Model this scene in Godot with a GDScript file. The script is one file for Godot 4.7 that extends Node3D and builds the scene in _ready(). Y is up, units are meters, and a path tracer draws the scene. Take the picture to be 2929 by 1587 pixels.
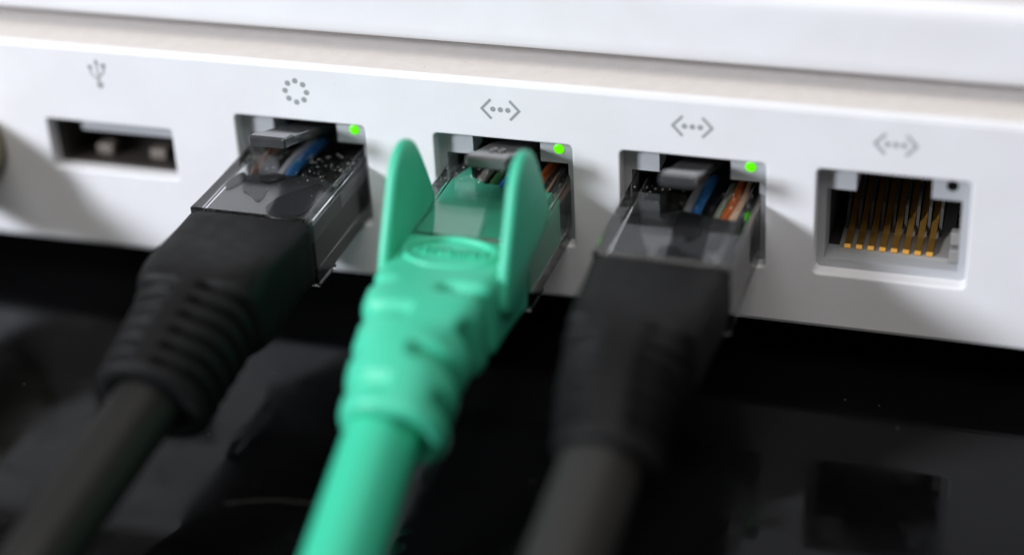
extends Node3D
# Rear of a small white network router on a black glossy table, with three network cables plugged in.
# Everything is measured in millimetres (x right, y up from the top edge of the ports, z out of the panel) and written out in metres.

const MM := 0.001
const TABLE := -19.9                                   # table top, measured from the top edge of the ports
const PORTS: Array[float] = [0.0, 19.52, 36.74, 53.96] # left edge of each network port
const PORT_W := 12.9
const PORT_H := 10.1

var mats := {}
var rng := RandomNumberGenerator.new()


func _ready() -> void:
	rng.seed = 7
	camera_and_light()
	make_materials()
	build_table()
	build_router()
	build_power_plug()
	build_cables()
	build_dust()
	build_lint()


# ------------------------------------------------------------------ camera, light

func camera_and_light() -> void:
	var cam := Camera3D.new()
	cam.name = "camera"
	var right := Vector3(0.95405776, -0.04472709, -0.29626555)
	var up := Vector3(-0.10878388, 0.86961361, -0.48159967)
	var back := Vector3(0.2791771, 0.49170282, 0.82479603)
	cam.transform = Transform3D(Basis(right, up, back).orthonormalized(), at(75.96, 73.5, 146.82))
	var lens := CameraAttributesPhysical.new()
	lens.frustum_focal_length = 122.1
	lens.frustum_focus_distance = 0.1715
	lens.frustum_near = 0.01
	lens.frustum_far = 20.0
	lens.exposure_aperture = 13.2
	cam.attributes = lens
	cam.fov = 16.32
	cam.near = 0.01
	cam.far = 20.0
	add_child(cam)
	cam.current = true

	var env := Environment.new()
	env.background_mode = Environment.BG_COLOR
	env.background_color = Color(0.185, 0.174, 0.166).linear_to_srgb()
	env.tonemap_mode = Environment.TONE_MAPPER_LINEAR
	env.tonemap_exposure = 1.0
	env.sdfgi_enabled = true
	env.ssao_enabled = true
	env.ssil_enabled = true
	var we := WorldEnvironment.new()
	we.name = "environment"
	we.environment = env
	add_child(we)

	var key := AreaLight3D.new()                        # the window to the left of the table
	key.name = "window_light"
	key.area_size = Vector2(0.13, 0.13)
	key.light_energy = 0.72
	key.light_color = Color(0.95, 0.97, 1.0)
	key.shadow_enabled = true
	var aim := at(22, -4, 0)
	key.position = aim + Vector3(-1.0, 0.54, 1.0).normalized() * 0.76
	add_child(key)
	key.look_at_from_position(key.position, aim, Vector3.UP)
	var room := AreaLight3D.new()                       # the bright ceiling of the room
	room.name = "room_light"
	room.area_size = Vector2(1.3, 1.0)
	room.light_energy = 1.3
	room.light_color = Color(1.0, 0.985, 0.96)
	room.shadow_enabled = true
	room.position = aim + Vector3(0.1, 1.5, 0.6).normalized() * 1.6
	add_child(room)
	room.look_at_from_position(room.position, aim, Vector3.UP)


func at(x: float, y: float, z: float) -> Vector3:
	return Vector3(x, y - TABLE, z) * MM


# ------------------------------------------------------------------ materials

func mat(called: String, color: Color, rough: float, spec := 0.5, metal := 0.0) -> StandardMaterial3D:
	var m := StandardMaterial3D.new()
	m.resource_name = called
	m.albedo_color = color.linear_to_srgb()
	m.roughness = rough
	m.metallic_specular = spec
	m.metallic = metal
	mats[called] = m
	return m


func noise_texture(freq: float, octaves: int, low: Color, high: Color, size := 512, seed_number := 1, start := 0.3, stop := 0.7) -> NoiseTexture2D:
	var n := FastNoiseLite.new()
	n.noise_type = FastNoiseLite.TYPE_SIMPLEX_SMOOTH
	n.frequency = freq
	n.fractal_octaves = octaves
	n.seed = seed_number
	var ramp := Gradient.new()
	ramp.set_color(0, low)
	ramp.set_color(1, high)
	ramp.set_offset(0, start)
	ramp.set_offset(1, stop)
	var t := NoiseTexture2D.new()
	t.noise = n
	t.width = size
	t.height = size
	t.seamless = true
	t.color_ramp = ramp
	return t


func triplanar(m: StandardMaterial3D, per_metre: float) -> void:
	m.uv1_triplanar = true
	m.uv1_scale = Vector3.ONE * per_metre


func make_materials() -> void:
	var white := mat("white plastic", Color(0.80, 0.80, 0.835), 1.0, 0.5)
	white.roughness_texture = noise_texture(0.012, 4, Color(0.34, 0.34, 0.34), Color(0.42, 0.42, 0.42), 512, 3)
	white.albedo_texture = noise_texture(0.01, 5, Color(0.99, 0.988, 0.985), Color.WHITE, 512, 11)
	triplanar(white, 22.0)
	var ledge := mat("aged white plastic", Color(0.74, 0.70, 0.675), 0.55, 0.4)
	ledge.albedo_texture = noise_texture(0.03, 5, Color(0.985, 0.982, 0.978), Color.WHITE, 512, 21)
	triplanar(ledge, 30.0)
	mat("grey port plastic", Color(0.42, 0.43, 0.455), 0.42)
	mat("cavity plastic", Color(0.035, 0.033, 0.032), 0.6)
	mat("contact block plastic", Color(0.26, 0.25, 0.24), 0.5)
	mat("printed grey", Color(0.30, 0.315, 0.32), 0.6)
	mat("dark rubber", Color(0.012, 0.012, 0.013), 0.8, 0.3)
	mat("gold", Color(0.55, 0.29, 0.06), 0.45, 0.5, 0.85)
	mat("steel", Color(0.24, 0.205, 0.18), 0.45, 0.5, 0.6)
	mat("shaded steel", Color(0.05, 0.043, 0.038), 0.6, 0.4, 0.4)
	mat("dark hole", Color(0.004, 0.004, 0.004), 0.8, 0.2)
	var led := mat("lit green", Color(0.02, 0.1, 0.0), 0.3)
	led.emission_enabled = true
	led.emission = Color(0.13, 0.95, 0.0).linear_to_srgb()
	led.emission_energy_multiplier = 1.0
	var clear := mat("clear plastic", Color(0.97, 0.975, 0.98, 0.0), 0.06)
	clear.albedo_color.a = 0.0
	clear.refraction_enabled = true
	clear.refraction_scale = 0.042
	var smoky := mat("smoky clear plastic", Color(0.2, 0.2, 0.205), 0.16)
	smoky.albedo_color.a = 0.5
	smoky.refraction_enabled = true
	smoky.refraction_scale = 0.05
	var glassy := mat("dark clear plastic", Color(0.22, 0.22, 0.235), 0.09)
	glassy.albedo_color.a = 0.2
	glassy.refraction_enabled = true
	glassy.refraction_scale = 0.055
	var black := mat("black boot", Color(0.0095, 0.0095, 0.01), 1.0, 0.25)
	black.roughness_texture = noise_texture(0.03, 3, Color(0.5, 0.5, 0.5), Color(0.56, 0.56, 0.56), 256, 31)
	triplanar(black, 60.0)
	mat("charcoal sheath", Color(0.016, 0.0155, 0.015), 0.5, 0.33)
	mat("grey sheath", Color(0.026, 0.0255, 0.025), 0.5, 0.38)
	mat("glued boot end", Color(0.035, 0.035, 0.038), 0.5)
	mat("wet boot end", Color(0.014, 0.014, 0.015), 0.3)
	var green := mat("green boot", Color(0.062, 0.54, 0.345), 1.0, 0.45)
	green.roughness_texture = noise_texture(0.03, 3, Color(0.4, 0.4, 0.4), Color(0.46, 0.46, 0.46), 256, 41)
	triplanar(green, 60.0)
	mat("green sheath", Color(0.045, 0.53, 0.325), 0.36, 0.5)
	mat("cream plastic", Color(0.50, 0.47, 0.34), 0.4)
	var wires := {
		"brown": Color(0.13, 0.055, 0.025), "white brown": Color(0.50, 0.46, 0.43), "green": Color(0.04, 0.22, 0.05), "white blue": Color(0.55, 0.57, 0.60),
		"blue": Color(0.02, 0.20, 0.55), "white green": Color(0.40, 0.45, 0.36), "orange": Color(0.55, 0.12, 0.02), "white orange": Color(0.62, 0.40, 0.27),
	}
	for w in wires:
		mat(w + " wire", wires[w], 0.4)
	var table := mat("black glass", Color(0.0025, 0.0025, 0.0028), 1.0, 0.25)
	table.roughness_texture = noise_texture(0.02, 4, Color(0.04, 0.04, 0.04), Color(0.16, 0.16, 0.16), 512, 51)
	triplanar(table, 12.0)
	mat("pale dust", Color(0.62, 0.60, 0.56), 0.9)
	mat("brown dust", Color(0.16, 0.12, 0.09), 0.9)


# ------------------------------------------------------------------ mesh helpers (millimetres in, metres out)

func start(smooth := false) -> SurfaceTool:
	var st := SurfaceTool.new()
	st.begin(Mesh.PRIMITIVE_TRIANGLES)
	st.set_smooth_group(0 if smooth else -1)
	return st


func tri(st: SurfaceTool, a: Vector3, b: Vector3, c: Vector3) -> void:  # counter-clockwise as seen from outside
	st.add_vertex(a * MM)
	st.add_vertex(c * MM)
	st.add_vertex(b * MM)


func quad(st: SurfaceTool, a: Vector3, b: Vector3, c: Vector3, d: Vector3) -> void:
	tri(st, a, b, c)
	tri(st, a, c, d)


func rounded(x0: float, y0: float, x1: float, y1: float, r: float, n := 5) -> PackedVector2Array:  # counter-clockwise
	var p := PackedVector2Array()
	var mid := [Vector2(x1 - r, y1 - r), Vector2(x0 + r, y1 - r), Vector2(x0 + r, y0 + r), Vector2(x1 - r, y0 + r)]
	for k in 4:
		for i in n + 1:
			var a := (k + float(i) / n) * PI / 2
			p.append(mid[k] + Vector2(cos(a), sin(a)) * r)
	return p


func ring(p: PackedVector2Array, z: float) -> PackedVector3Array:     # in the plane of the panel
	var out := PackedVector3Array()
	for q in p:
		out.append(Vector3(q.x, q.y, z))
	return out


func flat_ring(p: PackedVector2Array, y: float) -> PackedVector3Array:  # lying; p holds (x, -z)
	var out := PackedVector3Array()
	for q in p:
		out.append(Vector3(q.x, y, -q.y))
	return out


func loft(st: SurfaceTool, rings: Array, flip := false, skip = null) -> void:
	for k in rings.size() - 1:
		var a: PackedVector3Array = rings[k]
		var b: PackedVector3Array = rings[k + 1]
		for i in a.size():
			var j := (i + 1) % a.size()
			if skip != null and skip.call(k, a[i], a[j]):
				continue
			if flip:
				quad(st, a[i], b[i], b[j], a[j])
			else:
				quad(st, a[i], a[j], b[j], b[i])


func cap(st: SurfaceTool, r: PackedVector3Array, towards_end := true) -> void:  # fan from the centre
	var c := Vector3.ZERO
	for p in r:
		c += p
	c /= r.size()
	for i in r.size():
		var j := (i + 1) % r.size()
		if towards_end:
			tri(st, c, r[i], r[j])
		else:
			tri(st, c, r[j], r[i])


func face(st: SurfaceTool, poly: PackedVector2Array, put) -> void:  # a flat face; put(Vector2) -> Vector3 keeps the turn
	var idx := Geometry2D.triangulate_polygon(poly)
	for i in range(0, idx.size(), 3):
		var a := poly[idx[i]]
		var b := poly[idx[i + 1]]
		var c := poly[idx[i + 2]]
		if (b - a).cross(c - a) < 0:
			var s := b
			b = c
			c = s
		tri(st, put.call(a), put.call(b), put.call(c))


func extrude(st: SurfaceTool, poly: PackedVector2Array, put, low: float, high: float) -> void:  # put(Vector2, h) -> Vector3, poly counter-clockwise seen from high
	var lo := PackedVector3Array()
	var hi := PackedVector3Array()
	for q in poly:
		lo.append(put.call(q, low))
		hi.append(put.call(q, high))
	loft(st, [lo, hi])
	face(st, poly, func(q): return put.call(q, high))
	var back := poly.duplicate()
	var idx := Geometry2D.triangulate_polygon(back)
	for i in range(0, idx.size(), 3):
		var a := back[idx[i]]
		var b := back[idx[i + 1]]
		var c := back[idx[i + 2]]
		if (b - a).cross(c - a) < 0:
			var s := b
			b = c
			c = s
		tri(st, put.call(a, low), put.call(c, low), put.call(b, low))


func holed_face(st: SurfaceTool, x0: float, y0: float, x1: float, y1: float, hole: PackedVector2Array, z: float) -> void:
	# a rectangle in the plane of the panel with one hole, cut in two through the middle of the hole
	var cx := 0.0
	for q in hole:
		cx += q.x / hole.size()
	var cut_top := -INF
	var cut_bottom := INF
	for i in hole.size():
		var a := hole[i]
		var b := hole[(i + 1) % hole.size()]
		if (a.x - cx) * (b.x - cx) <= 0 and absf(a.x - b.x) > 1e-6:
			var y := lerpf(a.y, b.y, (cx - a.x) / (b.x - a.x))
			cut_top = maxf(cut_top, y)
			cut_bottom = minf(cut_bottom, y)
	var n := hole.size()
	for side in [-1, 1]:
		var poly := PackedVector2Array()
		if side < 0:
			poly.append_array([Vector2(cx, y1), Vector2(x0, y1), Vector2(x0, y0), Vector2(cx, y0), Vector2(cx, cut_bottom)])
		else:
			poly.append_array([Vector2(cx, y0), Vector2(x1, y0), Vector2(x1, y1), Vector2(cx, y1), Vector2(cx, cut_top)])
		var first := -1
		for i in n:
			if (hole[i].x - cx) * side > 0 and (hole[(i + 1) % n].x - cx) * side <= 0:
				first = i
		var i := first
		while (hole[i].x - cx) * side > 0:
			poly.append(hole[i])
			i = (i - 1 + n) % n
		poly.append(Vector2(cx, cut_top if side < 0 else cut_bottom))
		face(st, poly, func(q): return Vector3(q.x, q.y, z))


func rbox(st: SurfaceTool, lo: Vector3, hi: Vector3, e := 0.1) -> void:  # a box with chamfered edges
	var rings := []
	for s in [[lo.z, e], [lo.z + e, 0.0], [hi.z - e, 0.0], [hi.z, e]]:
		var i: float = s[1]
		var c := e
		var p := PackedVector2Array([
			Vector2(hi.x - i, lo.y + c + i * 0.4), Vector2(hi.x - i, hi.y - c - i * 0.4), Vector2(hi.x - c - i * 0.4, hi.y - i), Vector2(lo.x + c + i * 0.4, hi.y - i),
			Vector2(lo.x + i, hi.y - c - i * 0.4), Vector2(lo.x + i, lo.y + c + i * 0.4), Vector2(lo.x + c + i * 0.4, lo.y + i), Vector2(hi.x - c - i * 0.4, lo.y + i)])
		rings.append(ring(p, s[0]))
	loft(st, rings)
	cap(st, rings[0], false)
	cap(st, rings[3])


func tube(st: SurfaceTool, path: PackedVector3Array, radii: Array, n := 16, ends := true) -> void:  # circles swept along a path
	var rings := []
	for i in path.size():
		var dir := (path[mini(i + 1, path.size() - 1)] - path[maxi(i - 1, 0)]).normalized()
		var side := dir.cross(Vector3.UP)
		if side.length() < 0.05:
			side = dir.cross(Vector3.BACK)
		side = side.normalized()
		var up := side.cross(dir)
		var r: float = radii[mini(i, radii.size() - 1)]
		var loop := PackedVector3Array()
		for k in n:
			var a := TAU * k / n
			loop.append(path[i] + (side * cos(a) + up * sin(a)) * r)
		rings.append(loop)
	loft(st, rings, true)
	if ends:
		cap(st, rings[0], true)
		cap(st, rings[-1], false)


func disc(st: SurfaceTool, c: Vector3, r: float, n := 20, squash := 1.0) -> void:  # facing +z
	for i in n:
		var a := TAU * i / n
		var b := TAU * (i + 1) / n
		tri(st, c, c + Vector3(cos(a) * r, sin(a) * r * squash, 0), c + Vector3(cos(b) * r, sin(b) * r * squash, 0))


func numbered(called: String, parent: Node) -> String:
	if not parent.has_node(NodePath(called)):
		return called
	var k := 1
	while parent.has_node(NodePath("%s_%03d" % [called, k])):
		k += 1
	return "%s_%03d" % [called, k]


func thing(called: String, label: String, category: String, where: Vector3, group := "") -> Node3D:
	var o := Node3D.new()
	o.name = numbered(called, self)
	o.position = where
	add_child(o, true)
	o.set_meta("label", label)
	o.set_meta("category", category)
	if group:
		o.set_meta("group", group)
	return o


func part(called: String, st: SurfaceTool, m: String, parent: Node, label := "") -> MeshInstance3D:
	st.generate_normals()
	return placed(called, st.commit(), m, parent, label)


func placed(called: String, mesh: Mesh, m: String, parent: Node, label := "") -> MeshInstance3D:
	var o := MeshInstance3D.new()
	o.name = numbered(called, parent)
	o.mesh = mesh
	o.material_override = mats[m]
	parent.add_child(o, true)
	if label:
		o.set_meta("label", label)
	return o


# ------------------------------------------------------------------ the table

func build_table() -> void:
	var st := start()
	rbox(st, Vector3(-420, -25, -330), Vector3(480, 0, 420), 2.0)
	var o := part("tabletop", st, "black glass", self)
	o.set_meta("label", "black glossy tabletop that mirrors the white router")
	o.set_meta("category", "tabletop")
	o.set_meta("kind", "structure")


# ------------------------------------------------------------------ the router

func build_router() -> void:
	var root := thing("network_router", "white plastic network router with ports along its rear panel", "router", at(0, TABLE, 0))
	var up := -TABLE                                    # the router's own origin lies on the table
	var x0 := -65.0
	var x1 := 100.0
	var corner := 22.0
	var low := -15.67 + up
	var high := 5.6 + up
	var plan := func(inset: float, y: float) -> PackedVector3Array:
		return flat_ring(rounded(x0 + inset, inset, x1 - inset, 165.0 - inset, corner - inset, 12), y)

	# case: the sides, the underside and the ledge on top, open where the rear panel sits
	var st := start()
	var outline := [plan.call(9.0, low), plan.call(0.55, low), plan.call(0.16, low + 0.16), plan.call(0.0, low + 0.5), plan.call(0.0, high - 0.5), plan.call(0.12, high - 0.14), plan.call(0.5, high)]
	loft(st, outline, false, func(k, a, b): return k == 3 and a.z > -0.001 and b.z > -0.001)
	part("case", st, "white plastic", root)
	st = start()
	loft(st, [plan.call(0.5, high), plan.call(1.0, high + 0.01), plan.call(13.0, high + 0.15), plan.call(13.2, high + 2.6)])
	part("ledge", st, "aged white plastic", root, "narrow dusty off-white ledge under the lid")
	st = start(true)
	var lid := [plan.call(13.0, high + 2.3), plan.call(3.9, high + 1.75), plan.call(3.45, high + 1.85), plan.call(3.15, high + 2.1), plan.call(3.0, high + 2.5)]
	for k in 6:
		lid.append(plan.call(3.0 + k * 0.01, high + 3.2 + k * 0.8))
	for k in 7:
		var a := k / 6.0 * PI / 2
		lid.append(plan.call(3.06 + 1.5 * (1 - cos(a)), high + 7.3 + 1.5 * sin(a)))
	lid.append(plan.call(8.0, high + 8.9))
	lid.append(plan.call(20.0, high + 8.95))
	loft(st, lid)
	cap(st, lid[-1])
	part("lid", st, "white plastic", root)
	st = start()
	var foot := [plan.call(9.0, 0.05), plan.call(8.5, 0.5), plan.call(8.5, low + 0.2)]
	loft(st, foot)
	cap(st, foot[0], false)
	part("rubber_foot", st, "dark rubber", root)

	# rear panel with its openings
	st = start()
	var holes := []
	holes.append([-43.0, -22.2, rounded(-35.1, -10.9 + up, -25.1, -0.9 + up, 4.99, 10)])
	holes.append([-22.2, -3.3, rounded(-19.95, -7.42 + up, -6.75, -2.28 + up, 0.3, 4)])
	var edges: Array[float] = [-3.3, 16.2, 34.6, 51.8, 78.0]
	for k in 4:
		holes.append([edges[k], edges[k + 1], rounded(PORTS[k], -PORT_H + up, PORTS[k] + PORT_W, up, 0.5, 5)])
	for h in holes:
		var rim: PackedVector2Array = h[2]
		holed_face(st, h[0], low + 0.5, h[1], high - 0.5, grown(rim, 0.16), 0.0)
		loft(st, [ring(grown(rim, 0.16), 0.0), ring(grown(rim, 0.05), -0.05), ring(rim, -0.16), ring(rim, -1.5)], true)
	part("rear_panel", st, "white plastic", root)

	build_symbols(root, up)
	build_usb_port(root, up)
	for k in 4:
		build_network_port(root, up, k)


func grown(p: PackedVector2Array, by: float) -> PackedVector2Array:
	var c := Vector2.ZERO
	for q in p:
		c += q / p.size()
	var out := PackedVector2Array()
	for q in p:
		out.append(q + (q - c).sign() * by)
	return out


func stroke(st: SurfaceTool, pts: Array, w: float, z: float) -> void:  # a flat mitred line in the plane of the panel
	var left := []
	var right := []
	for i in pts.size():
		var a: Vector2 = pts[maxi(i - 1, 0)]
		var b: Vector2 = pts[i]
		var c: Vector2 = pts[mini(i + 1, pts.size() - 1)]
		var d0 := (b - a).normalized() if i > 0 else (c - b).normalized()
		var d1 := (c - b).normalized() if i < pts.size() - 1 else d0
		var nrm := (d0 + d1).normalized().orthogonal()
		var reach := w / 2 / maxf(0.35, nrm.dot(d0.orthogonal()))
		left.append(b + nrm * reach)
		right.append(b - nrm * reach)
	for i in pts.size() - 1:
		var q: Array = [left[i], right[i], right[i + 1], left[i + 1]]
		if (q[1] - q[0]).cross(q[2] - q[0]) < 0:
			q.reverse()
		quad(st, Vector3(q[0].x, q[0].y, z), Vector3(q[1].x, q[1].y, z), Vector3(q[2].x, q[2].y, z), Vector3(q[3].x, q[3].y, z))


func build_symbols(root: Node3D, up: float) -> void:
	var z := 0.012
	# trident above the wide port
	var st := start()
	var c := Vector2(-13.55, 2.95 + up)
	stroke(st, [c + Vector2(0.05, -1.15), c + Vector2(-0.03, 1.05)], 0.17, z)
	stroke(st, [c + Vector2(0.04, -0.85), c + Vector2(-0.72, -0.05), c + Vector2(-0.75, 0.45)], 0.17, z + 0.002)
	stroke(st, [c + Vector2(0.03, -0.45), c + Vector2(0.62, 0.15), c + Vector2(0.65, 0.75)], 0.17, z + 0.004)
	tri(st, Vector3(c.x - 0.3, c.y + 0.92, z + 0.006), Vector3(c.x + 0.24, c.y + 0.92, z + 0.006), Vector3(c.x - 0.03, c.y + 1.5, z + 0.006))
	disc(st, Vector3(c.x + 0.06, c.y - 1.2, z + 0.006), 0.33)
	disc(st, Vector3(c.x - 0.75, c.y + 0.55, z + 0.006), 0.25)
	quad(st, Vector3(c.x + 0.42, c.y + 0.55, z + 0.006), Vector3(c.x + 0.9, c.y + 0.55, z + 0.006), Vector3(c.x + 0.9, c.y + 1.02, z + 0.006), Vector3(c.x + 0.42, c.y + 1.02, z + 0.006))
	part("printed_trident_symbol", st, "printed grey", root, "grey printed trident symbol above the wide port")
	# ring of eight dots
	st = start()
	for k in 8:
		var a := TAU * (k + 0.5) / 8 + 0.38
		disc(st, Vector3(6.5 + cos(a) * 1.05, 2.87 + up + sin(a) * 1.05, z), 0.275)
	part("printed_ring_symbol", st, "printed grey", root, "grey printed ring of eight dots above the first network port")
	# arrows with three dots
	for k in [1, 2, 3]:
		st = start()
		var x: float = PORTS[k] + 6.46
		var y := 2.86 + up
		for s in [-1, 1]:
			stroke(st, [Vector2(x + s * 0.86, y + 0.93), Vector2(x + s * 1.72, y), Vector2(x + s * 0.86, y - 0.93)], 0.25, z)
		for d in [-1, 0, 1]:
			disc(st, Vector3(x + d * 0.69, y, z), 0.25)
		part("printed_arrow_symbol", st, "printed grey", root)


func build_usb_port(root: Node3D, up: float) -> void:
	var x0 := -19.95
	var x1 := -6.75
	var y0 := -7.42 + up
	var y1 := -2.28 + up
	var st := start()
	var outer := rounded(x0 - 0.2, y0 - 0.2, x1 + 0.2, y1 + 0.2, 0.4, 4)
	var inner := rounded(x0 + 0.75, y0 + 0.3, x1 - 0.12, y1 - 0.12, 0.3, 4)
	loft(st, [ring(outer, -1.5), ring(inner, -1.5)])
	loft(st, [ring(inner, -1.5), ring(inner, -11.5)], true)
	cap(st, ring(inner, -11.5))
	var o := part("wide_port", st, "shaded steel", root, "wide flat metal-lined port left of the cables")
	st = start()
	rbox(st, Vector3(x0 + 2.3, y1 - 2.0, -11.4), Vector3(x1 - 0.75, y1 - 0.5, -2.2), 0.12)
	part("contact_tongue", st, "grey port plastic", o)
	for sx in [-16.7, -11.0]:                            # sprung tabs on the floor of the port
		st = start()
		rbox(st, Vector3(sx, y0 + 0.35, -4.2), Vector3(sx + 1.8, y0 + 1.45, -2.7), 0.16)
		part("spring_tab", st, "steel", o)


func build_network_port(root: Node3D, up: float, k: int) -> void:
	var x := PORTS[k]
	var cut := PackedVector2Array()
	for q in [Vector2(9.55, -0.32), Vector2(3.2, -0.32), Vector2(3.2, -2.45), Vector2(0.7, -2.45), Vector2(0.7, -9.25), Vector2(12.1, -9.25), Vector2(12.1, -2.5), Vector2(9.55, -2.5)]:
		cut.append(q + Vector2(x, up))
	var st := start()
	holed_face(st, x - 0.2, -PORT_H - 0.2 + up, x + PORT_W + 0.2, 0.2 + up, cut, -1.42)
	loft(st, [ring(cut, -1.42), ring(cut, -4.0)], true)
	var o := part("network_port", st, "grey port plastic", root, ["", "", "", "empty network port with gold contacts and an unlit indicator"][k])
	st = start()
	loft(st, [ring(cut, -4.0), ring(cut, -13.5)], true)
	for half in [0, 1]:                                 # back wall, in two convex pieces
		var r := PackedVector2Array([Vector2(0.7, -9.25), Vector2(12.1, -9.25), Vector2(12.1, -2.5), Vector2(0.7, -2.5)]) if half == 0 else PackedVector2Array([Vector2(3.2, -2.5), Vector2(9.55, -2.5), Vector2(9.55, -0.32), Vector2(3.2, -0.32)])
		face(st, r, func(q): return Vector3(q.x + x, q.y + up, -13.5))
	part("socket_cavity", st, "cavity plastic", o)
	st = start()
	if k < 3:
		var rings := []
		for i in 5:
			var a := i / 4.0 * PI / 2
			var loop := PackedVector3Array()
			for j in 24:
				loop.append(Vector3(x + 11.28 + cos(TAU * j / 24) * 0.5 * cos(a * 0.98), up - 1.13 + sin(TAU * j / 24) * 0.5 * cos(a * 0.98), -1.40 + 0.16 * sin(a)))
			rings.append(loop)
		loft(st, rings)
		cap(st, rings[-1])
		part("indicator_light", st, "lit green", o, "round green indicator light, lit")
		var l := AreaLight3D.new()
		l.name = "indicator_glow"
		l.area_size = Vector2(0.0009, 0.0009)
		l.light_energy = 3.0e-7
		l.light_color = Color(0.4, 1.0, 0.1)
		l.shadow_enabled = true
		l.position = Vector3(x + 11.28, up - 1.13, -1.2) * MM
		l.rotation.y = PI
		o.add_child(l)
		return
	disc(st, Vector3(x + 11.2, up - 1.13, -1.405), 0.5, 24)
	part("indicator_light", st, "dark hole", o, "round indicator hole, unlit")
	# contact bed and the eight gold contacts of the empty port
	st = start()
	var side := PackedVector2Array([Vector2(-2.9, -9.24), Vector2(-13.4, -9.24), Vector2(-13.4, -7.9), Vector2(-3.1, -9.0)])
	var bed := PackedVector2Array()
	for q in side:
		bed.append(q)
	bed.reverse()
	extrude(st, bed, func(q, h): return Vector3(x + h, up + q.y, q.x), 11.2, 1.7)
	part("contact_bed", st, "contact block plastic", o)
	st = start()
	for i in 2:
		rbox(st, Vector3(x + 11.25 + i * 0.02, up - 9.2 + i * 1.6, -3.9), Vector3(x + 12.05, up - 7.9 + i * 1.5, -2.6 - i * 0.3), 0.1)
	part("side_latch", st, "contact block plastic", o)
	for i in 9:                                         # comb that keeps the contacts apart
		st = start()
		var fx := x + 2.44 + (i - 0.5) * 1.014
		var comb := PackedVector2Array([Vector2(-6.2, -8.7), Vector2(-13.4, -8.4), Vector2(-13.4, -0.4), Vector2(-12.1, -0.6), Vector2(-10.6, -4.0), Vector2(-7.4, -6.4)])
		comb.reverse()
		extrude(st, comb, func(q, h): return Vector3(fx + h, up + q.y, q.x), 0.13, -0.13)
		part("comb_fin", st, "cavity plastic", o)
	for i in 8:
		st = start()
		var cx := x + 2.44 + i * 1.014
		var spine := [Vector2(-3.08, -9.1), Vector2(-3.3, -8.82), Vector2(-5.2, -8.5), Vector2(-7.4, -7.6), Vector2(-11.2, -5.0), Vector2(-12.6, -0.5)]
		var rings := []
		for q in spine:
			rings.append(PackedVector3Array([Vector3(cx - 0.27, up + q.y, q.x), Vector3(cx + 0.27, up + q.y, q.x), Vector3(cx + 0.27, up + q.y + 0.16, q.x + 0.03), Vector3(cx - 0.27, up + q.y + 0.16, q.x + 0.03)]))
		loft(st, rings, true)
		cap(st, rings[0])
		part("contact", st, "gold", o)


# ------------------------------------------------------------------ the power plug at the left edge of the picture

func build_power_plug() -> void:
	var root := thing("power_plug", "round cream power plug at the far left end of the rear panel", "power plug", at(-30.1, TABLE, 0))
	var y := -5.9 - TABLE
	var st := start(true)
	var path := PackedVector3Array()
	var radii := []
	for q in [[-1.2, 4.6], [0.25, 4.65], [0.6, 4.8], [9.2, 4.8], [9.7, 4.6], [9.9, 4.2]]:
		path.append(Vector3(0, y, q[0]))
		radii.append(q[1])
	tube(st, path, radii, 32)
	part("barrel", st, "cream plastic", root)
	st = start(true)
	path = PackedVector3Array()
	radii = []
	for i in 13:
		path.append(Vector3(-0.01 * i, y - 0.02 * i, 9.8 + i * 1.1))
		radii.append(lerpf(3.3, 2.3, i / 12.0) - (0.35 if i % 2 == 1 else 0.0))
	tube(st, path, radii, 20)
	part("strain_relief", st, "cream plastic", root)
	st = start(true)
	path = curve([Vector3(-0.1, y - 0.2, 22), Vector3(-0.4, y - 2.5, 34), Vector3(-1.2, 4.2, 50), Vector3(-3, 1.95, 70), Vector3(-10, 1.95, 110), Vector3(-30, 1.95, 190)])
	tube(st, path, [1.9], 16)
	part("sheath", st, "cream plastic", root)


func curve(points: Array) -> PackedVector3Array:
	var c := Curve3D.new()
	c.bake_interval = 1.0
	for i in points.size():
		var a: Vector3 = points[maxi(i - 1, 0)]
		var b: Vector3 = points[mini(i + 1, points.size() - 1)]
		var p: Vector3 = points[i]
		var t := (b - a).normalized()
		var near_in: float = (p - a).length() / 3.0
		var near_out: float = (b - p).length() / 3.0
		c.add_point(p, -t * near_in, t * near_out)
	return c.get_baked_points()


# ------------------------------------------------------------------ the network cables

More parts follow.
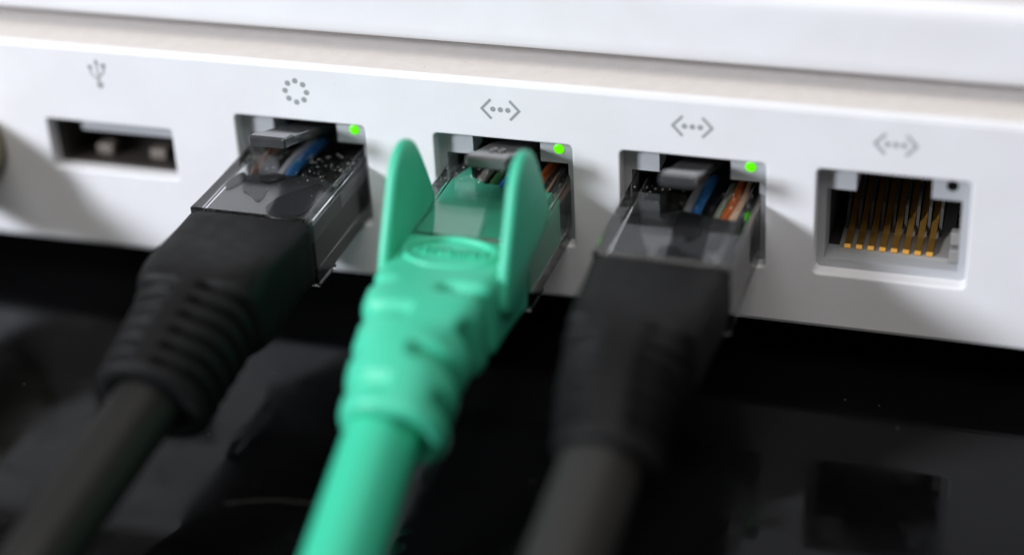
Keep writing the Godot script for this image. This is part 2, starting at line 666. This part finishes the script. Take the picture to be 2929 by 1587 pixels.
func build_cables() -> void:
	cable(0, {
		"label": "black network cable, clear plug in the port under the ring of dots", "boot": "black boot", "sheath": "charcoal sheath", "radius": 2.8,
		"latch": [4.75, 8.25, 7.1], "latch_shift": 0.0, "tongue": "glued boot end", "tip": Vector3(-0.3, -10.3, 32.5),
		"front": [Vector2(1.5, 4.9), Vector2(3.0, 3.6), Vector2(4.4, 3.1), Vector2(6.4, 3.3), Vector2(8.2, 2.9), Vector2(10.0, 3.2), Vector2(11.4, 4.6)],
		"wires": {"brown": [-5.0, 2.6], "white brown": [-6.4, 3.4], "white blue": [-5.0, 5.3], "blue": [-4.95, 6.15], "green": [-7.4, 4.4], "white green": [-7.4, 7.4], "orange": [-8.1, 8.4], "white orange": [-8.2, 9.4]},
		"slots": "even",
	})
	cable(1, {
		"label": "bright green network cable with two upright fins on its boot", "boot": "green boot", "sheath": "green sheath", "radius": 3.0,
		"latch": [5.4, 9.1, 7.0], "latch_shift": 0.3, "tongue": "green boot", "tip": Vector3(0.6, -10.6, 32.0),
		"front": [Vector2(1.5, 2.0), Vector2(2.0, 0.2), Vector2(2.6, -2.3), Vector2(3.5, 0.0), Vector2(5.0, 1.0), Vector2(9.0, 1.2), Vector2(11.4, 1.6)],
		"wires": {"brown": [-6.6, 2.9], "white brown": [-5.1, 4.2], "green": [-5.2, 5.5], "blue": [-5.0, 6.6], "white blue": [-5.2, 7.5], "white green": [-6.3, 8.4], "orange": [-5.0, 9.4], "white orange": [-5.6, 10.5]},
		"slots": "staggered", "fins": true,
	})
	cable(2, {
		"label": "black network cable plugged in between the green cable and the empty port", "boot": "black boot", "sheath": "grey sheath", "radius": 3.15,
		"latch": [5.2, 8.35, 7.0], "latch_shift": 0.0, "tongue": "glued boot end", "tip": Vector3(0.6, -10.6, 31.6),
		"front": [Vector2(1.5, 3.6), Vector2(4.0, 3.5), Vector2(6.2, 2.2), Vector2(8.0, 2.9), Vector2(10.0, 3.1), Vector2(11.4, 3.2)],
		"wires": {"brown": [-6.4, 2.4], "white brown": [-7.2, 3.4], "white blue": [-5.1, 6.4], "blue": [-4.95, 7.2], "green": [-7.4, 4.6], "white green": [-5.6, 9.0], "orange": [-5.0, 9.9], "white orange": [-5.0, 10.7]},
		"slots": "wide",
	})


func cable(k: int, d: Dictionary) -> void:
	var up := -TABLE
	var root := thing("network_cable", d.label, "network cable", at(PORTS[k], TABLE, 0), "network cables plugged into the router")
	var top := -3.55 + up
	var bottom := -10.05 + up

	# clear plug: a cup with walls 0.9 mm thick, open at the back
	var st := start()
	var rings := []
	for s in [[-9.5, 0.35, 0.2], [-9.2, 0.0, 0.2], [11.7, 0.0, 0.2], [11.95, 0.2, 0.2], [11.95, 1.0, 0.25], [-6.0, 1.0, 0.25]]:
		rings.append(ring(rounded(0.62 + s[1], bottom + s[1], 12.28 - s[1], top - s[1] * 0.92, s[2], 2), s[0]))
	loft(st, rings)
	cap(st, rings[0], false)
	cap(st, rings[-1])
	var plug := part("plug", st, "clear plastic", root, "clear plastic plug body")
	# ridge along the lower edges, with the step at the back
	st = start()
	for x0 in [0.75, 11.3]:
		rbox(st, Vector3(x0, bottom - 0.55, 7.4), Vector3(x0 + 0.9, bottom - 0.02, 11.3), 0.16)
	part("lower_rib", st, "clear plastic", plug)
	# latch: a springy lever from the nose of the plug out to its grip
	st = start()
	var l: Array = d.latch
	var shift: float = d.latch_shift
	var base_x := 6.45
	var mid_x: float = (l[0] + l[1]) / 2
	var w: float = (l[1] - l[0]) / 2
	rings = []
	for s in [[-8.6, -3.85, 0.95, 1.6], [-4.0, -2.45, 0.85, 1.6], [-1.0, -1.35, 0.85, w * 0.98], [l[2] - 2.3, 0.42, 0.9, w], [l[2] - 1.9, 0.62, 1.05, w], [l[2] - 0.25, 1.05, 1.05, w], [l[2], 1.02, 0.8, w - 0.15]]:
		var t: float = clampf((s[0] + 9.0) / (l[2] + 9.0), 0, 1)
		var cx := lerpf(base_x, mid_x, t)
		rings.append(ring(rounded(cx - s[3], up + s[1] - s[2] / 2, cx + s[3], up + s[1] + s[2] / 2, 0.15, 2), s[0]))
	loft(st, rings)
	cap(st, rings[0], false)
	cap(st, rings[-1])
	part("latch", st, "smoky clear plastic" if k == 1 else "dark clear plastic", plug, "smoky translucent latch lever")
	if k == 1:                                          # four raised marks on the grip
		st = start()
		for i in 4:
			var mx: float = mid_x - 0.75 + (i % 2) * 0.75
			var mz := 2.6 + (i / 2) * 0.8
			var my := 0.26 + (i / 2) * 0.26 + up
			rbox(st, Vector3(mx, my, mz), Vector3(mx + 0.5, my + 0.25, mz + 0.5), 0.08)
		part("raised_marks", st, "smoky clear plastic", plug)
	# coloured wires
	for wire in d.wires:
		var v: Array = d.wires[wire]
		st = start(true)
		var y: float = v[0] + up
		var path := curve([Vector3(lerpf(v[1], 6.45, 0.1), y - 0.35, 3.9), Vector3(v[1], y, 1.2), Vector3(lerpf(v[1], 6.45, -0.02), y - 0.1, -2.0), Vector3(v[1], y - 0.5, -5.9)])
		tube(st, path, [0.44], 12)
		part("wire", st, wire + " wire", plug, wire + " insulated wire")

	# boot: tongue inside the plug, sleeve with cut ribs behind it
	var axis := curve([Vector3(6.45, -6.8 + up, 11.98), Vector3(6.45, -6.82 + up, 17), Vector3(6.45, -7.15 + up, 22), Vector3(6.45, -8.3 + up, 26.5), Vector3(6.45 + d.tip.x, d.tip.y + up, d.tip.z)])
	st = start(true)
	boot_shape(st, axis, d)
	var boot := part("boot", st, d.boot, root)
	st = start()
	var poly := PackedVector2Array([Vector2(1.5, -12.3)])
	for q in d.front:
		poly.append(Vector2(q.x, -q.y))
	poly.append(Vector2(11.4, -12.3))
	poly.reverse()
	extrude(st, poly, func(q, h): return Vector3(q.x, h, -q.y), bottom + 1.25, top - 1.05)
	part("tongue", st, d.tongue, boot)
	if k != 1:
		st = start()
		rbox(st, Vector3(1.45, bottom + 0.9, -3.5), Vector3(11.45, bottom + 4.3, 11.6), 0.5)
		part("sheath_end", st, "charcoal sheath", boot)
		# where the soft boot is pressed into the clear wall it looks darker
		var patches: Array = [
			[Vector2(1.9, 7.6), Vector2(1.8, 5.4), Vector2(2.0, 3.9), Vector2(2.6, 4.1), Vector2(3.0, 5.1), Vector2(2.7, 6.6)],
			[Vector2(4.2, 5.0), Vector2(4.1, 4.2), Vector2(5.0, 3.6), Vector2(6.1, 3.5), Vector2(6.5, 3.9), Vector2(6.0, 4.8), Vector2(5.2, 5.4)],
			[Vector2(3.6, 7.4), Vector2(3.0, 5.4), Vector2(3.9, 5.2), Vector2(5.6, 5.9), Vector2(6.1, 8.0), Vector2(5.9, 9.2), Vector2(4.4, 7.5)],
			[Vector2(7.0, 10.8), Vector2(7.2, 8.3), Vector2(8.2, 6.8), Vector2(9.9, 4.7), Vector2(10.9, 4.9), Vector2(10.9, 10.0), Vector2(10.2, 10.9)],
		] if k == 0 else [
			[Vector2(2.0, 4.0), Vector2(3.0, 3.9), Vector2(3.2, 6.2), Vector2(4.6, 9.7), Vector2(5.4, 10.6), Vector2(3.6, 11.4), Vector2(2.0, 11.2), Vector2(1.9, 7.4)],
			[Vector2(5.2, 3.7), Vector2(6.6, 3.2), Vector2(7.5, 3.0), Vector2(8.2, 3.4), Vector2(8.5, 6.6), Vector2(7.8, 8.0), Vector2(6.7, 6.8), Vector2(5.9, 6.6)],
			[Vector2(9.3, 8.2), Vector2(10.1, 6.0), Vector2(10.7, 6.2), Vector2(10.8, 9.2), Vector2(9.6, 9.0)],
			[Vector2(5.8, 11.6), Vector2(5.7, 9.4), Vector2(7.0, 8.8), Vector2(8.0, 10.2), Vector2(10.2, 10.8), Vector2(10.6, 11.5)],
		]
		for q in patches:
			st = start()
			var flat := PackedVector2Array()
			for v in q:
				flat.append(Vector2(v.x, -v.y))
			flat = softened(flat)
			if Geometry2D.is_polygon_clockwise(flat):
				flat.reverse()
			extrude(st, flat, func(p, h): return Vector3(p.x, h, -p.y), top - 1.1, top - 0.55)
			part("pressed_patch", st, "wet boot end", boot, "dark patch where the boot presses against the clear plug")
	if d.has("fins"):
		green_details(boot, up)

	# sheath
	st = start(true)
	var r: float = d.radius
	var tip: Vector3 = axis[-1]
	var dir := (axis[-1] - axis[-6]).normalized()
	var shift_x: float = [-0.5, -0.8, -0.5][k]
	var drift: float = [-2.8, -0.2, -1.3][k]
	var from := tip + Vector3(shift_x, -0.1, 0)
	var along := Vector3((drift - shift_x) / 12.5, -0.36, 1.0)
	var path := curve([from - along * 3.0, from, from + along * 8.0, from + along * 14.0, from + along * 17.5, Vector3(from.x + along.x * 28.0, r + 0.1, from.z + 28.0), Vector3(from.x + along.x * 45.0, r, from.z + 45.0), Vector3(from.x + along.x * 130.0, r, from.z + 160.0)])
	tube(st, path, [r], 40)
	part("sheath", st, d.sheath, root)


func softened(p: PackedVector2Array) -> PackedVector2Array:  # corner cutting, twice
	for turn in 2:
		var out := PackedVector2Array()
		for i in p.size():
			var a := p[i]
			var b := p[(i + 1) % p.size()]
			out.append(a.lerp(b, 0.25))
			out.append(a.lerp(b, 0.75))
		p = out
	return p


func boot_shape(st: SurfaceTool, axis: PackedVector3Array, d: Dictionary) -> void:
	var lengths := [0.0]
	for i in range(1, axis.size()):
		lengths.append(lengths[-1] + axis[i].distance_to(axis[i - 1]))
	var total: float = lengths[-1]
	var n := 96
	var steps := 120
	var rings := []
	var style: String = d.slots
	var end_r: float = {"even": 4.75, "wide": 4.45, "staggered": 4.4}[style]
	var middle: float = {"even": 5.5, "wide": 5.15, "staggered": 4.95}[style]
	for i in steps + 1:
		var s := total * i / steps
		var j := 0
		while j < axis.size() - 2 and lengths[j + 1] < s:
			j += 1
		var t: float = clampf((s - lengths[j]) / maxf(1e-6, lengths[j + 1] - lengths[j]), 0, 1)
		var p := axis[j].lerp(axis[j + 1], t)
		var dir := (axis[mini(j + 2, axis.size() - 1)] - axis[maxi(j - 1, 0)]).normalized()
		var side := dir.cross(Vector3.UP).normalized() * -1.0
		var upv := dir.cross(side).normalized()
		if upv.y < 0:
			upv = -upv
		side = Vector3.RIGHT
		var f := smoothstep(7.0, 13.0, s)
		var half_w := lerpf(lerpf(5.82, middle, clampf(s / 9.0, 0, 1)), end_r, smoothstep(9.0, total, s))
		var half_h := lerpf(3.27, end_r * 0.98, smoothstep(2.0, total * 0.75, s))
		if s < 0.5:
			half_w -= (0.5 - s) * 0.35
			half_h -= (0.5 - s) * 0.35
		var power := lerpf(9.0, 2.25, f)
		var left_over := total - s
		if left_over < 0.8:                              # rounded lip
			var q := 1.0 - sqrt(maxf(0.0, 1.0 - pow(1.0 - left_over / 0.8, 2.0)))
			half_w -= q * 0.7
			half_h -= q * 0.7
		var loop := PackedVector3Array()
		for k in n:
			var a := TAU * k / n
			var ca := cos(a)
			var sa := sin(a)
			var rad := pow(pow(absf(ca), power) + pow(absf(sa), power), -1.0 / power)
			var off := side * (ca * rad * half_w) + upv * (sa * rad * half_h)
			off *= 1.0 - slot_depth(style, s, a) / maxf(off.length(), 0.1)
			loop.append(p + off)
		rings.append(loop)
	# hollow end in which the sheath sits
	var last: PackedVector3Array = rings[-1]
	var centre := Vector3.ZERO
	for q in last:
		centre += q / last.size()
	var back := (axis[-1] - axis[-4]).normalized()
	var rim := PackedVector3Array()
	var deep := PackedVector3Array()
	for q in last:
		rim.append(centre + (q - centre) * ((d.radius + 0.35) / end_r * 1.17))
		deep.append(centre + (q - centre) * ((d.radius - 0.2) / end_r * 1.17) - back * 2.2)
	rings.append(rim)
	rings.append(deep)
	loft(st, rings)
	cap(st, rings[0], false)


func slot_depth(style: String, s: float, a: float) -> float:
	# a is 0 at the right, PI / 2 at the top; ribs are cut from the sides and leave a spine on top
	var from_top := wrapf(a - PI / 2, -PI, PI)               # positive to the left
	var depth := 0.0
	if style == "staggered":
		for k in 4:
			var at_s := 8.2 + k * 3.3
			var across: float = 1.0 - smoothstep(0.15, 0.95, absf(s - at_s))
			var start_right := 0.12 if k % 2 == 0 else 0.75
			var start_left := 0.45 if k % 2 == 0 else -0.3
			var r: float = smoothstep(start_right, start_right + 0.32, -from_top) if from_top < 0 else 0.0
			var l: float = smoothstep(start_left, start_left + 0.32, from_top) if from_top > -0.4 and k % 2 == 1 or from_top > 0 else 0.0
			if absf(from_top) > 2.5:
				r = 0.0
				l = 0.0
			depth = maxf(depth, across * (r * 1.15 + (l * 0.6 if from_top > 0 else 0.0)))
		return depth
	var count := 6 if style == "even" else 7
	var pitch := 1.62 if style == "even" else 1.42
	var first := 11.6 if style == "even" else 10.4
	var spine := 0.16 if style == "even" else 0.3
	for k in count:
		var at_s := first + k * pitch
		var across: float = 1.0 - smoothstep(0.26, 0.56, absf(s - at_s))
		var around := smoothstep(spine, spine + 0.14, absf(from_top)) * (1.0 - smoothstep(2.3, 2.5, absf(from_top)))
		depth = maxf(depth, across * around * (1.2 if style == "even" else 1.5))
	return depth


func green_details(boot: Node3D, up: float) -> void:
	# two upright fins that guard the latch
	var blade := [Vector2(18.6, -6.4), Vector2(17.7, -3.6), Vector2(16.4, -1.2), Vector2(15.1, 1.0), Vector2(14.3, 2.6), Vector2(13.4, 3.8), Vector2(12.1, 4.5), Vector2(10.6, 4.55), Vector2(9.3, 3.9), Vector2(8.1, 2.2), Vector2(7.0, 0.2), Vector2(6.1, -1.6), Vector2(5.45, -3.0), Vector2(5.5, -4.0), Vector2(6.4, -4.9), Vector2(9.0, -5.4), Vector2(12.2, -6.0), Vector2(13.0, -7.6), Vector2(17.0, -7.8)]
	var outline := PackedVector2Array()
	for q in blade:
		outline.append(q)
	outline = softened(outline)
	if Geometry2D.is_polygon_clockwise(outline):
		outline.reverse()
	var c := Vector2.ZERO
	for q in outline:
		c += q / outline.size()
	for s in [[-5.5, -4.5], [4.95, 5.95]]:
		var st := start(true)
		var rings := []
		for e in [[0.0, 0.32], [0.1, 0.12], [0.3, 0.0], [0.7, 0.0], [0.9, 0.12], [1.0, 0.32]]:
			var loop := PackedVector3Array()
			for i in outline.size():
				var q := outline[i]
				var prev := outline[(i - 1 + outline.size()) % outline.size()]
				var next := outline[(i + 1) % outline.size()]
				var inward := (next - prev).normalized().orthogonal() * -1.0
				if inward.dot(c - q) < 0 and e[1] > 0.0 and (c - q).length() > 3.0:
					inward = -inward
				var w: Vector2 = q + inward * e[1]
				loop.append(Vector3(6.45 + lerpf(s[0], s[1], e[0]), w.y + up, w.x))
			rings.append(loop)
		loft(st, rings, true)
		for e in [0, 5]:
			var flat := PackedVector2Array()
			for q in rings[e]:
				flat.append(Vector2(q.z, q.y))
			var px: float = rings[e][0].x
			var idx := Geometry2D.triangulate_polygon(flat)
			for i in range(0, idx.size(), 3):
				var v: Array = [flat[idx[i]], flat[idx[i + 1]], flat[idx[i + 2]]]
				if ((v[1] - v[0]).cross(v[2] - v[0]) < 0) == (e == 0):
					v.reverse()
				tri(st, Vector3(px, v[0].y, v[0].x), Vector3(px, v[1].y, v[1].x), Vector3(px, v[2].y, v[2].x))
		part("fin", st, "green boot", boot)
	# raised oval with worn raised lettering
	var st2 := start(true)
	var path := PackedVector3Array()
	for i in 49:
		var a := TAU * i / 48
		path.append(Vector3(6.45 + cos(a) * 3.95, -3.52 + up, 14.9 + sin(a) * 2.35))
	tube(st2, path, [0.36], 10, false)
	part("raised_oval", st2, "green boot", boot)
	var text := TextMesh.new()
	text.text = "SSTLOMIN"
	var font := SystemFont.new()
	font.font_names = PackedStringArray(["Droid Sans"])
	font.font_weight = 700
	text.font = font
	text.font_size = 32
	text.pixel_size = 0.04
	text.depth = 0.75
	text.curve_step = 2.0
	var o := placed("raised_lettering", text, "green boot", boot)
	o.transform = Transform3D(Basis.from_euler(Vector3(-PI / 2, 0, 0)).scaled(Vector3.ONE * MM), Vector3(6.55, -3.52 + up, 15.0) * MM)


# ------------------------------------------------------------------ dust

func build_dust() -> void:
	var st := start()
	var v := [Vector3(1, 0, 0), Vector3(-0.6, 0.2, 0.8), Vector3(-0.5, -0.1, -0.8), Vector3(0.1, 0.7, 0.1)]
	tri(st, v[0], v[3], v[1])
	tri(st, v[1], v[3], v[2])
	tri(st, v[2], v[3], v[0])
	tri(st, v[0], v[1], v[2])
	st.generate_normals()
	var speck := st.commit()
	var pale := []
	var brown := []
	for i in 80:                                        # table
		pale.append([at(rng.randf_range(-25, 75), TABLE + 0.01, rng.randf_range(2, 48)), rng.randf_range(0.015, 0.05)])
	for i in 150:                                       # clear plugs
		for k in 3:
			var keep: float = [1.0, 0.9, 0.45][k]
			if rng.randf() < keep:
				pale.append([at(PORTS[k] + rng.randf_range(0.9, 12.0), -3.53, absf(rng.randfn(0, 3.2)) - 0.8), rng.randf_range(0.04, 0.12) * rng.randf_range(0.4, 1.0)])
	for i in 160:                                       # ledge and panel
		brown.append([at(rng.randf_range(-25, 70), 5.66, -rng.randf_range(0.8, 5.0)), rng.randf_range(0.015, 0.05)])
	for i in 40:
		brown.append([at(rng.randf_range(-25, 70), rng.randf_range(-14, 5), 0.01), rng.randf_range(0.02, 0.05)])
	for s in [[pale, "pale dust", "fine pale dust specks on the plugs and the black table"], [brown, "brown dust", "fine dark dust specks on the white router"]]:
		var mm := MultiMesh.new()
		mm.transform_format = MultiMesh.TRANSFORM_3D
		mm.mesh = speck
		mm.instance_count = s[0].size()
		for i in s[0].size():
			var b := Basis.from_euler(Vector3(rng.randf_range(-0.4, 0.4), rng.randf() * TAU, rng.randf_range(-0.4, 0.4)))
			mm.set_instance_transform(i, Transform3D(b.scaled(Vector3.ONE * float(s[0][i][1])), s[0][i][0]))
		var o := MultiMeshInstance3D.new()
		o.name = numbered("dust", self)
		o.multimesh = mm
		o.material_override = mats[s[1]]
		add_child(o, true)
		o.set_meta("label", s[2])
		o.set_meta("category", "dust")
		o.set_meta("kind", "stuff")


func build_lint() -> void:
	var st := start(true)
	tube(st, curve([at(11.0, TABLE + 0.03, 31.5) / MM, at(14.5, TABLE + 0.12, 30.2) / MM, at(18.5, TABLE + 0.04, 29.6) / MM, at(21.5, TABLE + 0.1, 27.9) / MM]), [0.005], 5)
	var o := part("lint_fibre", st, "pale dust", self)
	o.set_meta("label", "thin pale lint fibre on the black tabletop beside the green cable")
	o.set_meta("category", "lint")
